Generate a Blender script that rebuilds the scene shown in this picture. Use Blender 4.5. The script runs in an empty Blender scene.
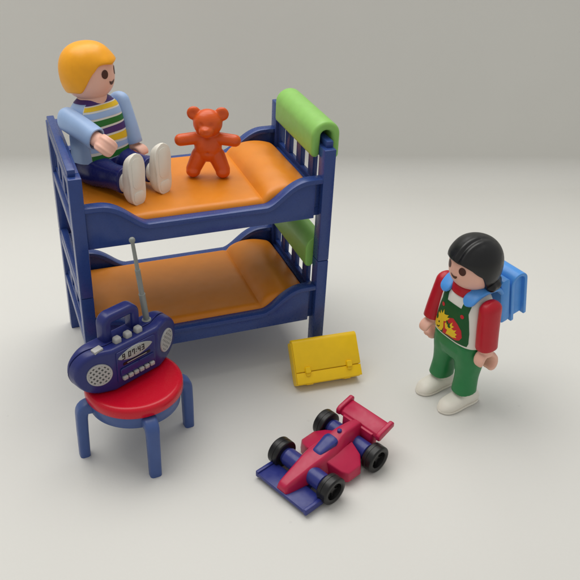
import bpy, bmesh, math, random
from mathutils import Vector, Matrix, noise
from math import sin, cos, pi, sqrt, radians as R

scene = bpy.context.scene
COL = scene.collection
random.seed(4)

# ------------------------------------------------------------------ materials
def srgb(r, g, b):
    f = lambda c: (c / 255 / 12.92) if c / 255 <= 0.04045 else ((c / 255 + 0.055) / 1.055) ** 2.4
    return (f(r), f(g), f(b), 1.0)

def plastic(name, col, rough=0.38, bump=0.006, sss=0.0, vary=0.10, scale=3.0, spec=0.40, micro=60.0, rvar=1.0):
    m = bpy.data.materials.new(name); m.use_nodes = True
    nt = m.node_tree; N = nt.nodes; L = nt.links
    b = N['Principled BSDF']
    tc = N.new('ShaderNodeTexCoord')
    n1 = N.new('ShaderNodeTexNoise'); n1.inputs['Scale'].default_value = scale; n1.inputs['Detail'].default_value = 4
    L.new(tc.outputs['Object'], n1.inputs['Vector'])
    mx = N.new('ShaderNodeMix'); mx.data_type = 'RGBA'
    c = srgb(*col)
    mx.inputs[6].default_value = (c[0] * (1 - vary), c[1] * (1 - vary), c[2] * (1 - vary), 1)
    mx.inputs[7].default_value = tuple(min(1, x * (1 + vary)) for x in c[:3]) + (1,)
    L.new(n1.outputs['Fac'], mx.inputs[0]); L.new(mx.outputs[2], b.inputs['Base Color'])
    n2 = N.new('ShaderNodeTexNoise'); n2.inputs['Scale'].default_value = scale * 2.3; n2.inputs['Detail'].default_value = 3
    n2.inputs['Roughness'].default_value = 0.55
    L.new(tc.outputs['Object'], n2.inputs['Vector'])
    mr = N.new('ShaderNodeMapRange')
    mr.inputs[1].default_value = 0.3; mr.inputs[2].default_value = 0.7
    mr.inputs[3].default_value = rough - 0.05 * rvar; mr.inputs[4].default_value = rough + 0.07 * rvar
    L.new(n2.outputs['Fac'], mr.inputs[0]); L.new(mr.outputs[0], b.inputs['Roughness'])
    # very slight unevenness of the moulded surface
    n3 = N.new('ShaderNodeTexNoise'); n3.inputs['Scale'].default_value = 1.1; n3.inputs['Detail'].default_value = 1
    L.new(tc.outputs['Object'], n3.inputs['Vector'])
    bp = N.new('ShaderNodeBump'); bp.inputs['Strength'].default_value = 1.0; bp.inputs['Distance'].default_value = bump * 5
    L.new(n3.outputs['Fac'], bp.inputs['Height']); L.new(bp.outputs['Normal'], b.inputs['Normal'])
    b.inputs['Specular IOR Level'].default_value = spec
    if sss:
        b.inputs['Subsurface Weight'].default_value = sss
        b.inputs['Subsurface Radius'].default_value = (1.0, 0.5, 0.3)
        b.inputs['Subsurface Scale'].default_value = 0.12
    return m

M = dict(
    bed=plastic('blue_bed_plastic', (44, 67, 128), 0.28, rvar=0.5),
    stool=plastic('blue_stool_plastic', (62, 86, 142), 0.36),
    radio=plastic('deep_blue_plastic', (32, 40, 104), 0.32),
    orange=plastic('orange_plastic', (216, 130, 28), 0.40, sss=0.15, scale=1.2),
    green=plastic('light_green_plastic', (134, 188, 92), 0.42, sss=0.15),
    red=plastic('red_plastic', (198, 10, 38), 0.27, bump=0.001, vary=0.02, rvar=0.15, spec=0.36),
    silver=plastic('silver_paint', (168, 168, 166), 0.38),
    aerial=plastic('aerial_metal_paint', (132, 136, 132), 0.35),
    grille=plastic('dark_grille', (92, 92, 90), 0.5),
    lcd=plastic('grey_display', (160, 165, 160), 0.35),
    black=plastic('black_plastic', (16, 16, 17), 0.32, spec=0.4),
    tyre=plastic('tyre_plastic', (20, 20, 21), 0.36, spec=0.4),
    yellow=plastic('yellow_plastic', (244, 200, 14), 0.40, vary=0.06),
    carred=plastic('magenta_red_plastic', (182, 26, 70), 0.34),
    carblue=plastic('car_blue_plastic', (42, 50, 122), 0.32),
    teddy=plastic('rust_orange_plastic', (208, 84, 20), 0.32),
    hairy=plastic('yellow_hair_plastic', (238, 162, 18), 0.36, sss=0.1),
    hairb=plastic('black_hair_plastic', (14, 15, 17), 0.34, spec=0.45),
    skin=plastic('skin_plastic', (232, 182, 162), 0.40, sss=0.15, vary=0.04),
    sky=plastic('light_blue_plastic', (156, 184, 224), 0.42, vary=0.05),
    navy=plastic('navy_trouser_plastic', (30, 36, 104), 0.26),
    shoe=plastic('cream_white_plastic', (230, 226, 214), 0.42, vary=0.03),
    white=plastic('white_print', (226, 224, 214), 0.45, vary=0.03),
    redcloth=plastic('crimson_plastic', (184, 16, 36), 0.36),
    bib=plastic('dark_green_print', (6, 82, 36), 0.45),
    greenp=plastic('green_trouser_plastic', (34, 124, 68), 0.36),
    pack=plastic('sky_blue_pack_plastic', (78, 150, 226), 0.36),
    eye=plastic('brown_print', (72, 34, 22), 0.4),
    pyellow=plastic('yellow_print', (232, 194, 34), 0.45),
    pgreen=plastic('green_print', (30, 112, 40), 0.45),
    ppurple=plastic('purple_print', (70, 44, 112), 0.45),
    pred=plastic('red_print', (196, 34, 44), 0.45),
    ink=plastic('black_print', (20, 22, 22), 0.5),
    hole_shade=plastic('hole_shade_green', (8, 30, 16), 0.6),  # trouser green darkened to paint the shade inside a peg hole
    handin=plastic('shaded_skin_plastic', (196, 118, 80), 0.45),  # skin tone with shade and orange bounce in the colour; unused
)

def paper_mat():
    m = bpy.data.materials.new('backdrop_paper'); m.use_nodes = True
    nt = m.node_tree; N = nt.nodes; L = nt.links; b = N['Principled BSDF']
    tc = N.new('ShaderNodeTexCoord')
    n1 = N.new('ShaderNodeTexNoise'); n1.inputs['Scale'].default_value = 0.12; n1.inputs['Detail'].default_value = 5
    n2 = N.new('ShaderNodeTexNoise'); n2.inputs['Scale'].default_value = 9; n2.inputs['Detail'].default_value = 6
    n3 = N.new('ShaderNodeTexVoronoi'); n3.inputs['Scale'].default_value = 0.55
    for n in (n1, n2, n3): L.new(tc.outputs['Object'], n.inputs['Vector'])
    mx = N.new('ShaderNodeMix'); mx.data_type = 'RGBA'
    mx.inputs[6].default_value = (0.655, 0.65, 0.615, 1); mx.inputs[7].default_value = (0.695, 0.69, 0.655, 1)
    L.new(n1.outputs['Fac'], mx.inputs[0])
    # a few faint specks of dust on the paper
    lt = N.new('ShaderNodeMath'); lt.operation = 'LESS_THAN'; lt.inputs[1].default_value = 0.035
    L.new(n3.outputs['Distance'], lt.inputs[0])
    mu = N.new('ShaderNodeMath'); mu.operation = 'MULTIPLY'; mu.inputs[1].default_value = 0.10
    L.new(lt.outputs[0], mu.inputs[0])
    mx2 = N.new('ShaderNodeMix'); mx2.data_type = 'RGBA'
    mx2.inputs[7].default_value = (0.30, 0.29, 0.28, 1)
    L.new(mu.outputs[0], mx2.inputs[0]); L.new(mx.outputs[2], mx2.inputs[6])
    L.new(mx2.outputs[2], b.inputs['Base Color'])
    b.inputs['Roughness'].default_value = 0.75; b.inputs['Specular IOR Level'].default_value = 0.25
    bp = N.new('ShaderNodeBump'); bp.inputs['Strength'].default_value = 0.15; bp.inputs['Distance'].default_value = 0.03
    L.new(n2.outputs['Fac'], bp.inputs['Height']); L.new(bp.outputs['Normal'], b.inputs['Normal'])
    return m
M['paper'] = paper_mat()

# ------------------------------------------------------------------ helpers
def thing(name, label, cat, loc=(0, 0, 0), rotz=0.0, group=None):
    o = bpy.data.objects.new(name, None); COL.objects.link(o)
    o.location = loc; o.rotation_euler = (0, 0, rotz); o.empty_display_size = 0.3
    o['label'] = label; o['category'] = cat
    if group: o['group'] = group
    return o

def tag(o, label, cat, group=None):
    o['label'] = label; o['category'] = cat
    if group: o['group'] = group
    return o

def obj(name, bm, mat, parent=None, bevel=0.0, seg=3, smooth=True, sub=0, mtx=None, angle=35):
    if mtx is not None: bm.transform(mtx)
    bmesh.ops.recalc_face_normals(bm, faces=bm.faces[:])
    me = bpy.data.meshes.new(name); bm.to_mesh(me); bm.free()
    o = bpy.data.objects.new(name, me); COL.objects.link(o)
    me.materials.append(M[mat] if isinstance(mat, str) else mat)
    if bevel or sub:
        if bevel:
            md = o.modifiers.new('bevel', 'BEVEL'); md.width = bevel; md.segments = seg
            md.limit_method = 'ANGLE'; md.angle_limit = R(angle); md.harden_normals = False
        if sub:
            md = o.modifiers.new('sub', 'SUBSURF'); md.levels = sub; md.render_levels = sub
        dg = bpy.context.evaluated_depsgraph_get()
        me2 = bpy.data.meshes.new_from_object(o.evaluated_get(dg))
        o.modifiers.clear(); o.data = me2; bpy.data.meshes.remove(me); me = me2; me.name = name
    if smooth:
        for p in me.polygons: p.use_smooth = True
        sharp_by_angle(me, 42)
    if parent: o.parent = parent
    return o

def sharp_by_angle(me, deg):
    bm = bmesh.new(); bm.from_mesh(me)
    for e in bm.edges:
        if len(e.link_faces) == 2 and e.calc_face_angle(0) > R(deg): e.smooth = False
    bm.to_mesh(me); bm.free()

def remesh(name, bm, voxel, smooth=4, mat=None, parent=None, mtx=None, factor=0.5):
    """fuse overlapping closed shapes into one moulded surface"""
    bmesh.ops.recalc_face_normals(bm, faces=bm.faces[:])
    me = bpy.data.meshes.new('tmp'); bm.to_mesh(me); bm.free()
    o = bpy.data.objects.new('tmp', me); COL.objects.link(o)
    md = o.modifiers.new('r', 'REMESH'); md.mode = 'VOXEL'; md.voxel_size = voxel; md.use_smooth_shade = True
    if smooth:
        s = o.modifiers.new('s', 'SMOOTH'); s.factor = factor; s.iterations = smooth
    dg = bpy.context.evaluated_depsgraph_get()
    me2 = bpy.data.meshes.new_from_object(o.evaluated_get(dg))
    bpy.data.objects.remove(o); bpy.data.meshes.remove(me)
    if mtx is not None: me2.transform(mtx)
    me2.name = name
    o = bpy.data.objects.new(name, me2); COL.objects.link(o)
    me2.materials.clear(); me2.materials.append(M[mat])
    for p in me2.polygons: p.use_smooth = True
    if parent: o.parent = parent
    return o

def box(bm, x0, x1, y0, y1, z0, z1, mtx=None):
    r = bmesh.ops.create_cube(bm, size=1.0)
    m = Matrix.Translation(((x0 + x1) / 2, (y0 + y1) / 2, (z0 + z1) / 2)) @ Matrix.Diagonal((abs(x1 - x0), abs(y1 - y0), abs(z1 - z0), 1))
    if mtx is not None: m = mtx @ m
    bmesh.ops.transform(bm, matrix=m, verts=r['verts'])
    return r['verts']

def boxbm(*a, **k):
    bm = bmesh.new(); box(bm, *a, **k); return bm

def loft(bm, rings, caps=True, closed=True):
    vs = [[bm.verts.new(p) for p in ring] for ring in rings]
    n = len(vs[0])
    for a, b in zip(vs, vs[1:]):
        for i in range(n if closed else n - 1):
            j = (i + 1) % n
            bm.faces.new((a[i], a[j], b[j], b[i]))
    if caps:
        bm.faces.new(list(reversed(vs[0]))); bm.faces.new(vs[-1])
    return vs

def se_ring(cx, cy, z, a, b, n=2.0, N=48):
    """super-ellipse ring in the xy plane"""
    out = []
    for i in range(N):
        t = 2 * pi * i / N
        c, s = cos(t), sin(t)
        out.append((cx + a * math.copysign(abs(c) ** (2 / n), c), cy + b * math.copysign(abs(s) ** (2 / n), s), z))
    return out

def ellipsoid(bm, c, r, mtx=None, u=24, v=16):
    q = bmesh.ops.create_uvsphere(bm, u_segments=u, v_segments=v, radius=1.0)
    m = Matrix.Translation(c) @ Matrix.Diagonal((r[0], r[1], r[2], 1))
    if mtx is not None: m = mtx @ m
    bmesh.ops.transform(bm, matrix=m, verts=q['verts'])

def capsule(bm, p0, p1, r0, r1, N=20, K=6):
    p0, p1 = Vector(p0), Vector(p1); d = (p1 - p0).normalized()
    u = d.orthogonal().normalized(); w = d.cross(u)
    rings = []
    def ring(c, r): rings.append([tuple(c + u * (r * cos(2 * pi * i / N)) + w * (r * sin(2 * pi * i / N))) for i in range(N)])
    for k in range(1, K + 1):
        a = pi / 2 * k / K; ring(p0 - d * (r0 * cos(a)), r0 * sin(a))
    for k in range(0, K):
        a = pi / 2 * k / K; ring(p1 + d * (r1 * sin(a)), r1 * cos(a))
    loft(bm, rings)

def lathe(bm, prof, N=64, mtx=None, cap0=False, cap1=False):
    """profile of (r, z) turned round z"""
    rings = []
    for r, z in prof:
        ring = []
        for i in range(N):
            p = Vector((max(r, 1e-4) * cos(2 * pi * i / N), max(r, 1e-4) * sin(2 * pi * i / N), z))
            ring.append(tuple(mtx @ p) if mtx is not None else tuple(p))
        rings.append(ring)
    vs = loft(bm, rings, caps=False)
    if cap0: bm.faces.new(list(reversed(vs[0])))
    if cap1: bm.faces.new(vs[-1])

def prism(bm, pts, y0, y1, axis='y'):
    """polygon in xz pushed along y (or in xy pushed along z)"""
    f = (lambda p, t: (p[0], t, p[1])) if axis == 'y' else (lambda p, t: (p[0], p[1], t))
    a = [bm.verts.new(f(p, y0)) for p in pts]; b = [bm.verts.new(f(p, y1)) for p in pts]
    n = len(pts)
    for i in range(n):
        j = (i + 1) % n; bm.faces.new((a[i], a[j], b[j], b[i]))
    bm.faces.new(list(reversed(a))); bm.faces.new(b)

def rrect(w, h, r, K=5, cx=0, cy=0):
    out = []
    for sx, sy, a0 in ((1, 1, 0), (-1, 1, 90), (-1, -1, 180), (1, -1, 270)):
        for k in range(K + 1):
            a = R(a0 + 90 * k / K)
            out.append((cx + sx * (w / 2 - r) + r * cos(a), cy + sy * (h / 2 - r) + r * sin(a)))
    return out

def bez(p0, p1, p2, p3, n):
    out = []
    for i in range(n + 1):
        t = i / n; s = 1 - t
        out.append(tuple(s**3 * a + 3 * s * s * t * b + 3 * s * t * t * c + t**3 * d for a, b, c, d in zip(p0, p1, p2, p3)))
    return out

def interp(keys, z):
    """smooth interpolation through keys [(z, v1, v2 ...)] (Catmull-Rom)"""
    if z <= keys[0][0]: return keys[0][1:]
    if z >= keys[-1][0]: return keys[-1][1:]
    for i in range(len(keys) - 1):
        if keys[i][0] <= z <= keys[i + 1][0]: break
    k1, k2 = keys[i], keys[i + 1]
    k0 = keys[i - 1] if i else k1; k3 = keys[i + 2] if i + 2 < len(keys) else k2
    t = (z - k1[0]) / (k2[0] - k1[0]); h = k2[0] - k1[0]
    out = []
    for q in range(1, len(k1)):
        m1 = (k2[q] - k0[q]) / max(k2[0] - k0[0], 1e-6) * h
        m2 = (k3[q] - k1[q]) / max(k3[0] - k1[0], 1e-6) * h
        out.append((2*t**3 - 3*t*t + 1) * k1[q] + (t**3 - 2*t*t + t) * m1 + (-2*t**3 + 3*t*t) * k2[q] + (t**3 - t*t) * m2)
    return tuple(out)

def smoothstep(a, b, x):
    t = max(0, min(1, (x - a) / (b - a))); return t * t * (3 - 2 * t)

def patch(pts, surf, step=0.07):
    """a thin printed patch: polygon pts (u, v) laid on surf(u, v) -> xyz"""
    bm = bmesh.new()
    bm.faces.new([bm.verts.new((p[0], p[1], 0)) for p in pts])
    bm.normal_update(); bmesh.ops.triangulate(bm, faces=bm.faces[:], ngon_method='EAR_CLIP')
    for _ in range(7):
        es = [e for e in bm.edges if e.calc_length() > step]
        if not es: break
        bmesh.ops.subdivide_edges(bm, edges=es, cuts=1)
        bmesh.ops.triangulate(bm, faces=bm.faces[:])
    for v in bm.verts: v.co = surf(v.co.x, v.co.y)
    return bm

def circle(cx, cy, rx, ry=None, n=28):
    ry = rx if ry is None else ry
    return [(cx + rx * cos(2 * pi * i / n), cy + ry * sin(2 * pi * i / n)) for i in range(n)]

# ------------------------------------------------------------------ paper backdrop (floor sweeping up into a wall)
def backdrop():
    bm = bmesh.new()
    D, RAD = 19.5, 1.6
    prof = [(-80, 0), (-40, 0), (-20, 0)] + [(d, 0) for d in range(-15, 20, 3)]
    for k in range(0, 25):
        a = R(90 * k / 24); prof.append((D + RAD * sin(a), RAD - RAD * cos(a)))
    prof += [(D + RAD, 6), (D + RAD, 12), (D + RAD, 18)]
    g = Vector((0.274, 0.962, 0)).normalized(); s = Vector((g.y, -g.x, 0))
    rows = []
    for t in (-90, -50, -20, 0, 20, 50, 90):
        rows.append([bm.verts.new(g * d + s * t + Vector((0, 0, z))) for d, z in prof])
    for a, b in zip(rows, rows[1:]):
        for i in range(len(prof) - 1): bm.faces.new((a[i], b[i], b[i + 1], a[i + 1]))
    o = obj('backdrop_paper', bm, 'paper')
    o['kind'] = 'structure'
    return o
backdrop()

# ------------------------------------------------------------------ bunk bed
BL, BW, HM, PT, PD = 10.0, 5.9, 4.85, 0.473, 0.56
bed = thing('bunk_bed', 'blue two-tier bunk bed with slatted ends and curved side rails', 'bunk bed')

def rail_curve():
    z0, z1 = 3.67, 2.75
    left = [(PT - 0.02, z0)] + bez((0.95, z0), (1.75, z0), (2.15, 2.98), (2.62, z1 + 0.03), 14) + [(2.72, z1)]
    right = [(BL - x, z) for x, z in reversed(left)]
    return left + [(5, z1)] + right

def side_rail(zb, back):
    c = rail_curve()
    top = []; low = []
    for i, (x, z) in enumerate(c):
        a = c[max(i - 1, 0)]; b = c[min(i + 1, len(c) - 1)]
        t = Vector((b[0] - a[0], b[1] - a[1])).normalized(); n = Vector((t.y, -t.x))
        top.append((x, z)); low.append((x + n.x * 0.2, z + n.y * 0.2))
    fy = (lambda y: BW - y) if back else (lambda y: y)
    bm = bmesh.new()
    prism(bm, [(x, z + zb) for x, z in top + low[::-1]], fy(0.012), fy(0.46))
    rim = bm
    web = bmesh.new()
    e0, e1 = PT - 0.01, (BL - PT + 0.01 if back else BL - 0.72)
    inner = [(x + 0.0, z + 0.08) for x, z in low if e0 < x < e1]
    inner = [(e0, low[0][1] + 0.08)] + inner + [(e1, low[-1][1] + 0.08)]
    prism(web, [(x, z + zb) for x, z in inner] + [(e1, 1.97 + zb), (e0, 1.97 + zb)], fy(0.13), fy(0.31))
    if not back: box(web, BL - 0.80, BL - PT + 0.01, 0.315, 0.46, zb + 1.99, zb + 3.55)
    o = obj('side_rail', rim, 'bed', bed, bevel=0.035, seg=2)
    obj('rail_panel', web, 'bed', o, bevel=0.02, seg=2)

def end_frame(zb, right):
    mx = Matrix.Translation((0, 0, zb))
    if right: mx = Matrix.Translation((BL, 0, zb)) @ Matrix.Diagonal((-1, 1, 1, 1))
    bm = bmesh.new()
    y0, y1 = PD - 0.01, BW - PD + 0.01
    box(bm, 0.012, PT - 0.012, y0, y1, 4.42, HM - 0.004)              # top rail
    box(bm, 0.012, PT - 0.03, y0, y1, 2.46, 2.86)                     # lower rail
    box(bm, 0.05, PT - 0.07, y0, y1, 2.30, 2.47)
    box(bm, 0.13, 0.34, y0, y1, 2.85, 3.10)
    for yc in (1.65, 2.95, 4.25): box(bm, 0.13, 0.34, yc - 0.25, yc + 0.25, 3.09, 4.43)
    for yy in (y0 - 0.02, y1 - 0.13): box(bm, 0.13, 0.34, yy, yy + 0.15, 3.09, 4.43)
    o = obj('end_frame', bm, 'bed', bed, bevel=0.028, seg=2, mtx=mx)
    rb = boxbm(0.03, 0.31, 0.26, BW - 0.26, HM - 0.02, HM + 0.24)     # raised ridge that carries the next tier
    obj('ridge', rb, 'bed', o, bevel=0.03, seg=2, mtx=mx)
    for ya, yb in ((0, PD), (BW - PD, BW)):
        obj('post', boxbm(0, PT, ya, yb, 0 if zb == 0 else 0.012, HM - 0.012), 'bed', o, bevel=0.03, seg=2, mtx=mx)

for zb in (0.0, HM):
    for rt in (False, True): end_frame(zb, rt)
    for bk in (False, True): side_rail(zb, bk)
    obj('bed_base', boxbm(0.40, BL - 0.40, 0.30, BW - 0.30, zb + 2.16, zb + 2.36), 'bed', bed, bevel=0.03, seg=2)

def mattress(zb, label):
    bm = bmesh.new()
    x0, x1, ya, yb = 0.52, BL - 0.52, 0.42, BW - 0.42
    zbot, zt = 2.375, 2.93
    def top(x, y):
        yy = (y - ya) / (yb - ya)
        b = 0.0
        if x > 7.3:
            t = (x - 7.3) / (9.62 - 7.3)
            b = 0.50 * max(0, sin(pi * min(t, 1) ** 0.82)) ** 0.75
            b *= 1 - 0.30 * abs(2 * yy - 1) ** 3
        sag = 0.035 * sin(pi * min(1, max(0, (x - x0) / 6.8))) * sin(pi * yy)
        dip = 0.05 * math.exp(-((x - 7.3) / 0.12) ** 2)
        wob = 0.02 * noise.noise(Vector((x * 0.6, y * 0.6, zb)))
        return zb + zt + b - sag - dip + wob
    NX = 130; NY = 40; er = 0.30
    rings = []
    for i in range(NX + 1):
        x = x0 + (x1 - x0) * i / NX
        e = min(1, min(x - x0, x1 - x) / er); inset = er * (1 - sqrt(max(0, 1 - (1 - e) ** 2)))
        a, b = ya + inset * 0.8, yb - inset * 0.8
        ring = [(x, a + 0.06, zb + zbot), (x, a, zb + zbot + 0.06)]
        for j in range(NY + 1):
            s = j / NY; s = s - 0.13 * sin(2 * pi * s)
            y = a + (b - a) * s
            f = min(1, min(y - a, b - y) / er); drop = er * (1 - sqrt(max(0, 1 - (1 - f) ** 2)))
            ring.append((x, y, max(zb + zbot + 0.1, top(x, y) - drop - inset * 0.9)))
        ring += [(x, b, zb + zbot + 0.06), (x, b - 0.06, zb + zbot)]
        rings.append(ring)
    loft(bm, rings)
    o = obj('mattress', bm, 'orange')
    tag(o, label, 'mattress', 'orange mattresses of the bunk bed')
mattress(HM, 'orange mattress with raised pillow end on the top bunk, under the seated figure')
mattress(0.0, 'shaded orange mattress with raised pillow end on the bottom bunk')

def bolster(zr, label, wo=0.58, to=0.34):
    """C-shaped soft roll clipped over the end rail"""
    bm = bmesh.new()
    xc, hw, th = 9.80, 0.58, 0.36
    inn, ino = hw - th, wo - to
    bl, br = -0.66, -0.80
    pts = [(-hw * cos(R(q)) * (1 if q < 90 else wo / hw), 0.02 + hw * 0.95 * sin(R(q))) for q in range(0, 181, 10)]
    pts += [(wo - to / 2 + to / 2 * cos(R(q)), br + to / 2 * sin(R(q))) for q in range(0, -181, -30)]
    pts += [((inn if q > 90 else ino) * cos(R(q)), 0.02 + inn * 0.9 * sin(R(q))) for q in range(0, 181, 15)]
    pts += [(-hw + th / 2 + th / 2 * cos(R(q)), bl + th / 2 * sin(R(q))) for q in range(0, -181, -30)]
    pts = [(xc + x, zr + z) for x, z in pts]
    Y0, Y1, rr = 0.57, 4.70, min(0.14, to * 0.46)
    def ring(y, ins):
        out = []; n = len(pts)
        for i, p in enumerate(pts):
            a = Vector(pts[i - 1]); b = Vector(pts[(i + 1) % n]); t = (b - a).normalized()
            nrm = Vector((t.y, -t.x))
            out.append((p[0] + nrm.x * ins, y, p[1] + nrm.y * ins))
        return out
    K = 6
    rings = [ring(Y0 + rr * (1 - cos(R(90 * k / K))), rr * (1 - sin(R(90 * k / K)))) for k in range(K + 1)]
    rings += [ring(Y0 + rr + (Y1 - Y0 - 2 * rr) * k / 8, 0) for k in range(1, 8)]
    rings += [ring(Y1 - rr * (1 - cos(R(90 * k / K))), rr * (1 - sin(R(90 * k / K)))) for k in range(K, -1, -1)]
    loft(bm, rings)
    o = obj('bolster', bm, 'green')
    tag(o, label, 'bolster', 'green clip-on bolsters on the bunk bed')
bolster(HM * 2 + 0.32, 'light green bolster clipped over the top rail of the upper bunk')
bolster(HM + 0.32, 'green bolster on the lower bunk end rail, half hidden under the upper bunk', 0.34, 0.13)

# ------------------------------------------------------------------ stool
stool = thing('stool', 'round red-topped stool on four blue legs, under the radio', 'stool', (1.27, -2.74, 0))
bm = bmesh.new()
prof = [(0, 2.90), (0.8, 2.90), (1.36, 2.902), (1.50, 2.912), (1.60, 2.918)]
prof += [(1.60 + 0.18 * sin(R(a)), 2.738 + 0.18 * cos(R(a))) for a in range(10, 91, 10)] + [(1.78, 2.54), (1.74, 2.49), (1.5, 2.48), (0, 2.48)]
lathe(bm, prof, 96)
obj('seat', bm, 'red', stool)
bm = bmesh.new()
lathe(bm, [(0, 2.485), (1.66, 2.485), (1.69, 2.45), (1.66, 2.00), (1.62, 1.96), (1.5, 1.96), (1.48, 2.3), (0, 2.3)], 96)
obj('seat_ring', bm, 'stool', stool)
def stool_leg():
    bm = bmesh.new()
    path = [(1.45, 2.22)] + bez((1.62, 2.22), (1.92, 2.24), (1.98, 2.14), (2.0, 1.80), 8) + [(2.02, 1.2), (2.03, 0.6), (2.04, 0.0)]
    rings = []
    for i, (r, z) in enumerate(path):
        a = path[max(0, i - 1)]; b = path[min(len(path) - 1, i + 1)]
        t = Vector((b[0] - a[0], 0, b[1] - a[1])).normalized(); n = Vector((-t.z, 0, t.x))
        s = i / (len(path) - 1); w = 0.56 - 0.13 * s; h = 0.48 - 0.10 * s
        rings.append([tuple(Vector((r, 0, z)) + n * p[1] + Vector((0, p[0], 0))) for p in rrect(w, h, 0.12, 4)])
    loft(bm, rings)
    return bm
for k, ang in enumerate((275.5, 185.5, 5.5, 95.5)):
    obj('leg', stool_leg(), 'stool', stool, mtx=Matrix.Rotation(R(ang), 4, 'Z'))

# ------------------------------------------------------------------ radio
radio = thing('radio', 'dark blue portable radio with silver speakers and raised aerial on the red stool', 'radio', (1.40, -2.73, 2.925), R(26.5))
RH, RLH, RER = 1.76, 2.24, 0.88
def fv(u): return -0.11 + max(0, abs(u) - 1.0) * 0.43
def hh(u):
    a = abs(u) - (RLH - RER)
    return RH / 2 if a <= 0 else max(0.05, sqrt(max(0, RER ** 2 - a * a)))
def radio_shell(v_off0, v1, grow, name, front):
    bm = bmesh.new(); rings = []
    us = [-RLH + 2 * RLH * (0.5 - 0.5 * cos(pi * i / 60)) for i in range(61)]
    for u in us:
        h = hh(u) + grow; uu = u * (1 + grow / RLH)
        a = fv(u) + v_off0; b = v1 if v1 is not None else fv(u) + 0.42
        endr = min(0.14, h * 0.5)
        e = min(1, (RLH - abs(u)) / 0.14 + 0.02); pull = 0.14 * (1 - sqrt(max(0, 1 - (1 - e) ** 2)))
        if front: a += pull
        else: b -= pull
        ring = []
        ra = endr if front else 0.02; rb = 0.02 if front else endr
        for cy, cz, rad, a0 in ((a + ra, h - ra, ra, 180), (a + ra, -h + ra, ra, 270)):
            pass
        def corner(cv, cw, rad, s0):
            for k in range(5):
                t = R(s0 + 90 * k / 4); ring.append((uu, cv + rad * cos(t), RH / 2 + cw + rad * sin(t)))
        corner(b - rb, h - rb, rb, 0); corner(a + ra, h - ra, ra, 90)
        corner(a + ra, -h + ra, ra, 180); corner(b - rb, -h + rb, rb, 270)
        rings.append(ring)
    loft(bm, rings)
    return obj(name, bm, 'radio', radio)
radio_shell(0, None, 0, 'front_shell', True)
radio_shell(0.38, 0.95, -0.045, 'groove', False)
radio_shell(0.47, 1.00, 0.0, 'rear_shell', False)

def panel_m(u):       # matrix from panel coords (x along radio, y up, z out) to the front surface at u
    s = 0.43 if u > 1.0 else (-0.43 if u < -1.0 else 0)
    t = Vector((1, s, 0)).normalized(); n = Vector((t.y, -t.x, 0))
    m = Matrix.Identity(4)
    m.col[0][:3] = t; m.col[1][:3] = (0, 0, 1); m.col[2][:3] = n; m.col[3][:3] = (u, fv(u), RH / 2)
    return m
def plate(pts, z0, z1):
    bm = bmesh.new(); prism(bm, pts, z0, z1, 'z'); return bm
for su in (-1.49, 1.49):
    m = panel_m(su)
    bm = bmesh.new()
    lathe(bm, [(0.0, 0.005), (0.39, 0.005), (0.39, 0.05), (0.42, 0.06), (0.45, 0.045), (0.455, -0.02)], 48)
    sp = obj('speaker', bm, 'silver', radio, mtx=m)
    obj('speaker_cone', plate(circle(0, 0, 0.40, n=40), 0.006, 0.016), 'grille', sp, mtx=m)
    bm = bmesh.new()
    for k in range(-2, 3):
        q = k * 0.145; hl = sqrt(0.40 ** 2 - q * q)
        box(bm, q - 0.034, q + 0.034, -hl, hl, 0.012, 0.046, Matrix.Rotation(R(45), 4, 'Z'))
        box(bm, -hl, hl, q - 0.034, q + 0.034, 0.012, 0.050, Matrix.Rotation(R(45), 4, 'Z'))
    obj('speaker_grille', bm, 'silver', sp, mtx=m)
cm = panel_m(0)
# central console: frame, display, cassette door, keys
bm = bmesh.new(); prism(bm, rrect(1.70, 1.28, 0.06, 3, -0.06, 0.08), -0.02, 0.035, 'z')
con = obj('console', bm, 'radio', radio, bevel=0.02, seg=2, mtx=cm)
def lens(w, h, cx, cy, n=24):
    up = [(cx - w / 2 + w * i / n, cy + h / 2 * sin(pi * i / n) ** 0.7) for i in range(n + 1)]
    dn = [(cx + w / 2 - w * i / n, cy - h / 2 * sin(pi * i / n) ** 0.7) for i in range(1, n)]
    return up + dn
disp = obj('display', plate(lens(1.52, 0.48, -0.10, 0.47), 0.03, 0.058), 'lcd', con, bevel=0.012, seg=2, mtx=cm)
def digits(txt, x, y, h):
    w = h * 0.50; t = h * 0.16
    seg = {'a': (0, w, h - t, h), 'd': (0, w, 0, t), 'g': (0, w, h / 2 - t / 2, h / 2 + t / 2),
           'f': (0, t, h / 2, h), 'b': (w - t, w, h / 2, h), 'e': (0, t, 0, h / 2), 'c': (w - t, w, 0, h / 2)}
    on = {'9': 'abcdfg', '0': 'abcdef', '7': 'abcf', '4': 'bcfg', '3': 'abcdg'}
    for ch in txt:
        if ch == ' ': x += w * 0.75; continue
        if ch == ':':
            for q in (0.22, 0.62):
                obj('digit_dot', boxbm(x, x + t, y + h * q, y + h * q + t, 0.059, 0.064), 'ink', con, smooth=False, mtx=cm)
            x += t + w * 0.4; continue
        bm = bmesh.new()
        for i, s_ in enumerate(on[ch]):
            a, b, c, d = seg[s_]
            box(bm, x + a, x + b, y + c, y + d, 0.059, 0.063 + 0.0004 * i)
        obj('digit', bm, 'ink', con, smooth=False, mtx=cm)
        x += w * 1.40
digits('9 07:43', -0.68, 0.35, 0.24)
obj('cassette_window', plate(rrect(1.2, 0.11, 0.03, 3, -0.05, 0.14), 0.03, 0.05), 'black', con, mtx=cm)
obj('window_rule', plate(rrect(0.86, 0.025, 0.01, 2, -0.05, 0.14), 0.049, 0.058), 'silver', con, mtx=cm)
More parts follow.
